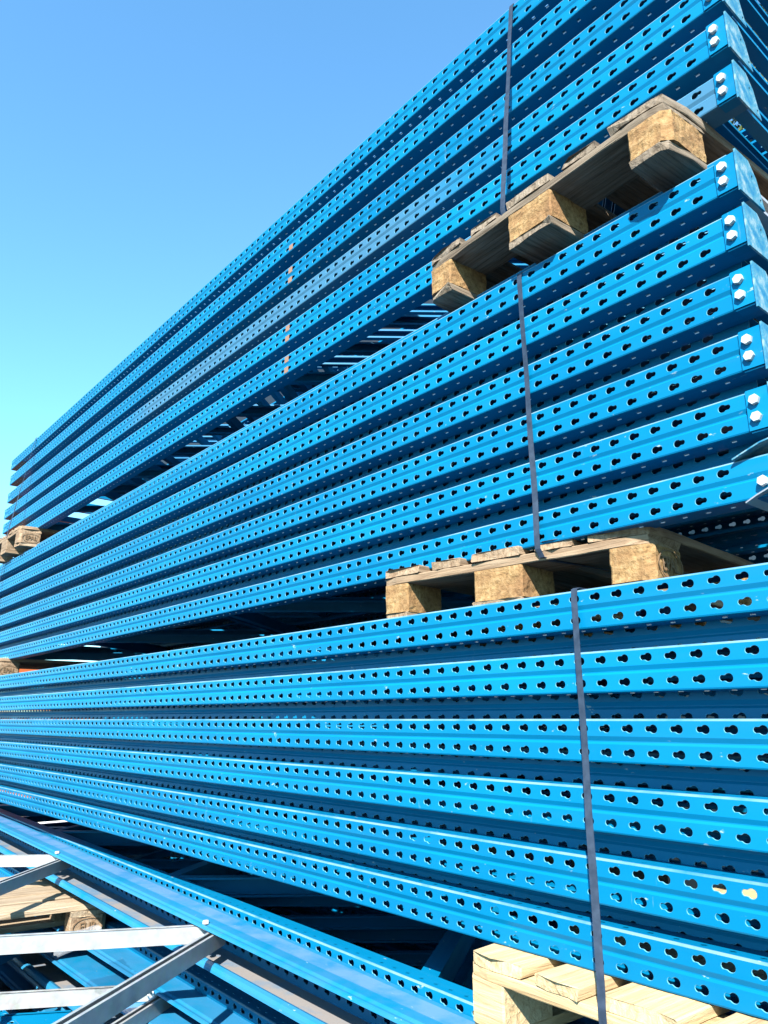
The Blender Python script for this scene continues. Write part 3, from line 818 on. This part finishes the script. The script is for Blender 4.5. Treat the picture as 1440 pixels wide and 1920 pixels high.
# stack of orange beams in the yard behind the far end
ob = empty('beam_stack', 'stack of orange shelf beams standing in the yard beyond the far end', 'beam stack', (-13.0, 2.5, -H))
bv, bf = box(0, 0.05, 0, 2.6, 0, 0.09)
MEB = fix(mesh('orange_beam_mesh', bv, bf, M_ORANGE))
for r in range(22):
    for c in range(6 if r < 21 else 3):
        if r < 18 and 0 < c < 5: continue
        new_obj('orange_beam', MEB, ob, (0.07*c, 0.02*((r*7) % 3), 0.105*r+0.02))
for r in range(22):
    new_obj('spacer', mesh('spacer', *box(0, 0.42, 0.3, 0.36, 0.105*r+0.004, 0.105*r+0.02), M_OLD), ob)
o = empty('plastic_crate', 'yellow crate far off beyond the left end of the bundles', 'crate', (-10.2, 2.35, -H)); 
def crate(parent, mm, w=0.6, d=0.5, h=0.42):
    parts = [box(0, w, 0, d, 0, 0.02)]
    for a in ((0, w, 0, 0.02), (0, w, d-0.02, d), (0, 0.02, 0.02, d-0.02), (w-0.02, w, 0.02, d-0.02)): parts.append(box(*a, 0.021, h))
    new_obj('crate_shell', fix(mesh('crate_shell', *join(parts), mm)), parent)
    new_obj('crate_rim', fix(mesh('crate_rim', *join([box(-0.02, w+.02, -0.02, -0.001, h-0.05, h), box(w+0.001, w+.02, 0.0, d, h-0.05, h)]), mm)), parent)
crate(o, M_YELLOW)
o = empty('plastic_crate', 'white crate stacked in the far yard seen through the lower left gap', 'crate', (-10.2, 2.92, -H), 0.05); crate(o, M_WHITE, 0.7, 0.6, 0.46)
o = empty('plastic_crate', 'red crate farthest right in the far lower left gap', 'crate', (-10.0, 3.55, -H), -0.1); crate(o, M_RED, 0.4, 0.5, 0.44)

# added unseen dark block behind the bundles, keeps sky light out of the gaps
def tarp():
    vs, fs = [], []
    prof = [(2.84, 0.02), (2.82, 0.8), (2.82, 1.9), (2.81, 3.1), (2.82, 4.35), (2.90, 4.55), (3.6, 4.50), (4.2, 4.44), (4.28, 4.3), (4.31, 3.0), (4.3, 1.6), (4.34, 0.02)]
    n = len(prof); nx = 60
    for i in range(nx+1):
        x = -1.7-6.2*i/nx
        for j, (y, z) in enumerate(prof):
            e = noise.noise_vector(Vector((x*2.1, j*0.8, 4)))
            vs.append((x+e.x*0.03, y+e.y*0.05, max(0.01, z+e.z*0.03)))
    for i in range(nx):
        for j in range(n-1): fs.append((i*n+j, (i+1)*n+j, (i+1)*n+j+1, i*n+j+1))
    fs += [tuple(range(n)), tuple(nx*n+k for k in range(n-1, -1, -1))]
    M_T, t, b = mat('dark_tarpaulin', (0.018, 0.024, 0.034), 0.55)
    o = new_obj('tarpaulin_stack', mesh('tarpaulin_stack', vs, fs, M_T, smooth=False), None)
    o['label'] = 'dark tarpaulin-covered stack standing in the shade behind the bundles'; o['category'] = 'covered stack'
tarp()

# tree behind the stacks on the right
def tree(label, loc, h, r, n):
    root = empty('tree', label, 'tree', (loc[0], loc[1], -H))
    rnd = random.Random(5)
    vs, fs = [], []
    def tube(p0, p1, r0, r1, k=8):
        d = (p1-p0).normalized(); a = d.orthogonal().normalized(); c = d.cross(a); o = len(vs)
        for p, rr in ((p0, r0), (p1, r1)):
            for i in range(k):
                q = 2*pi*i/k; vs.append(tuple(p+a*cos(q)*rr+c*sin(q)*rr))
        for i in range(k): fs.append((o+i, o+(i+1) % k, o+k+(i+1) % k, o+k+i))
    top = Vector((0, 0, h*0.62)); tube(Vector((0, 0, 0)), top*0.5, 0.22, 0.17); tube(top*0.5, top, 0.17, 0.10)
    cc = Vector((0, 0, h*0.72)); tips = []
    for i in range(26):
        a = rnd.uniform(0, 2*pi); el = rnd.uniform(-0.2, 1.2)
        st = top*rnd.uniform(0.5, 1.0); d = Vector((cos(a)*cos(el), sin(a)*cos(el), sin(el)))
        e = cc+Vector((d.x*r, d.y*r, d.z*h*0.27))*rnd.uniform(0.6, 0.95); tube(st, e, 0.05, 0.012, 5); tips.append(e)
        for q in range(3):
            tips.append(e+Vector((rnd.gauss(0, .5), rnd.gauss(0, .5), rnd.gauss(0, .4))))
    new_obj('trunk', mesh('trunk', vs, fs, M_BARK), root)
    vs2, fs2 = [], []
    for i in range(n):
        c = rnd.choice(tips)+Vector((rnd.gauss(0, .36), rnd.gauss(0, .36), rnd.gauss(0, .30)))
        s = rnd.uniform(0.035, 0.075); a = Vector((rnd.gauss(0, 1), rnd.gauss(0, 1), rnd.gauss(0, 1))).normalized(); b_ = a.orthogonal().normalized()
        o = len(vs2)
        vs2 += [tuple(c-a*s), tuple(c+b_*s*0.5), tuple(c+a*s), tuple(c-b_*s*0.5)]; fs2.append((o, o+1, o+2, o+3))
    new_obj('crown', mesh('crown', vs2, fs2, M_LEAF), root)
TREE = (-1.35, 10.6)
tree('leafy tree standing behind the stacks, only its edge showing at upper right', TREE, 12.4, 2.6, 26000)

# one scale for the reflectance of all weathered surfaces of this place
KEEP = {'galvanised_steel': 0.43, 'zinc_bolt': 0.55, 'white_plastic': 0.8, 'fresh_pallet_wood': 0.50, 'pale_slot_tab': 0.9, 'worn_hole_edge': 0.7, 'grey_plastic_strap': 0.6}
for mt in bpy.data.materials:
    t = mt.node_tree; b = t.nodes['Principled BSDF']; k = KEEP.get(mt.name, 0.47)
    sk = b.inputs['Base Color']
    if sk.is_linked:
        src = sk.links[0].from_socket
        n = t.nodes.new('ShaderNodeMix'); n.data_type = 'RGBA'; n.blend_type = 'MULTIPLY'; n.inputs[0].default_value = 1.0
        n.inputs[7].default_value = (k, k, k, 1); t.links.new(src, n.inputs[6]); t.links.new(n.outputs[2], sk)
    else:
        c = sk.default_value; sk.default_value = (c[0]*k, c[1]*k, c[2]*k, 1)
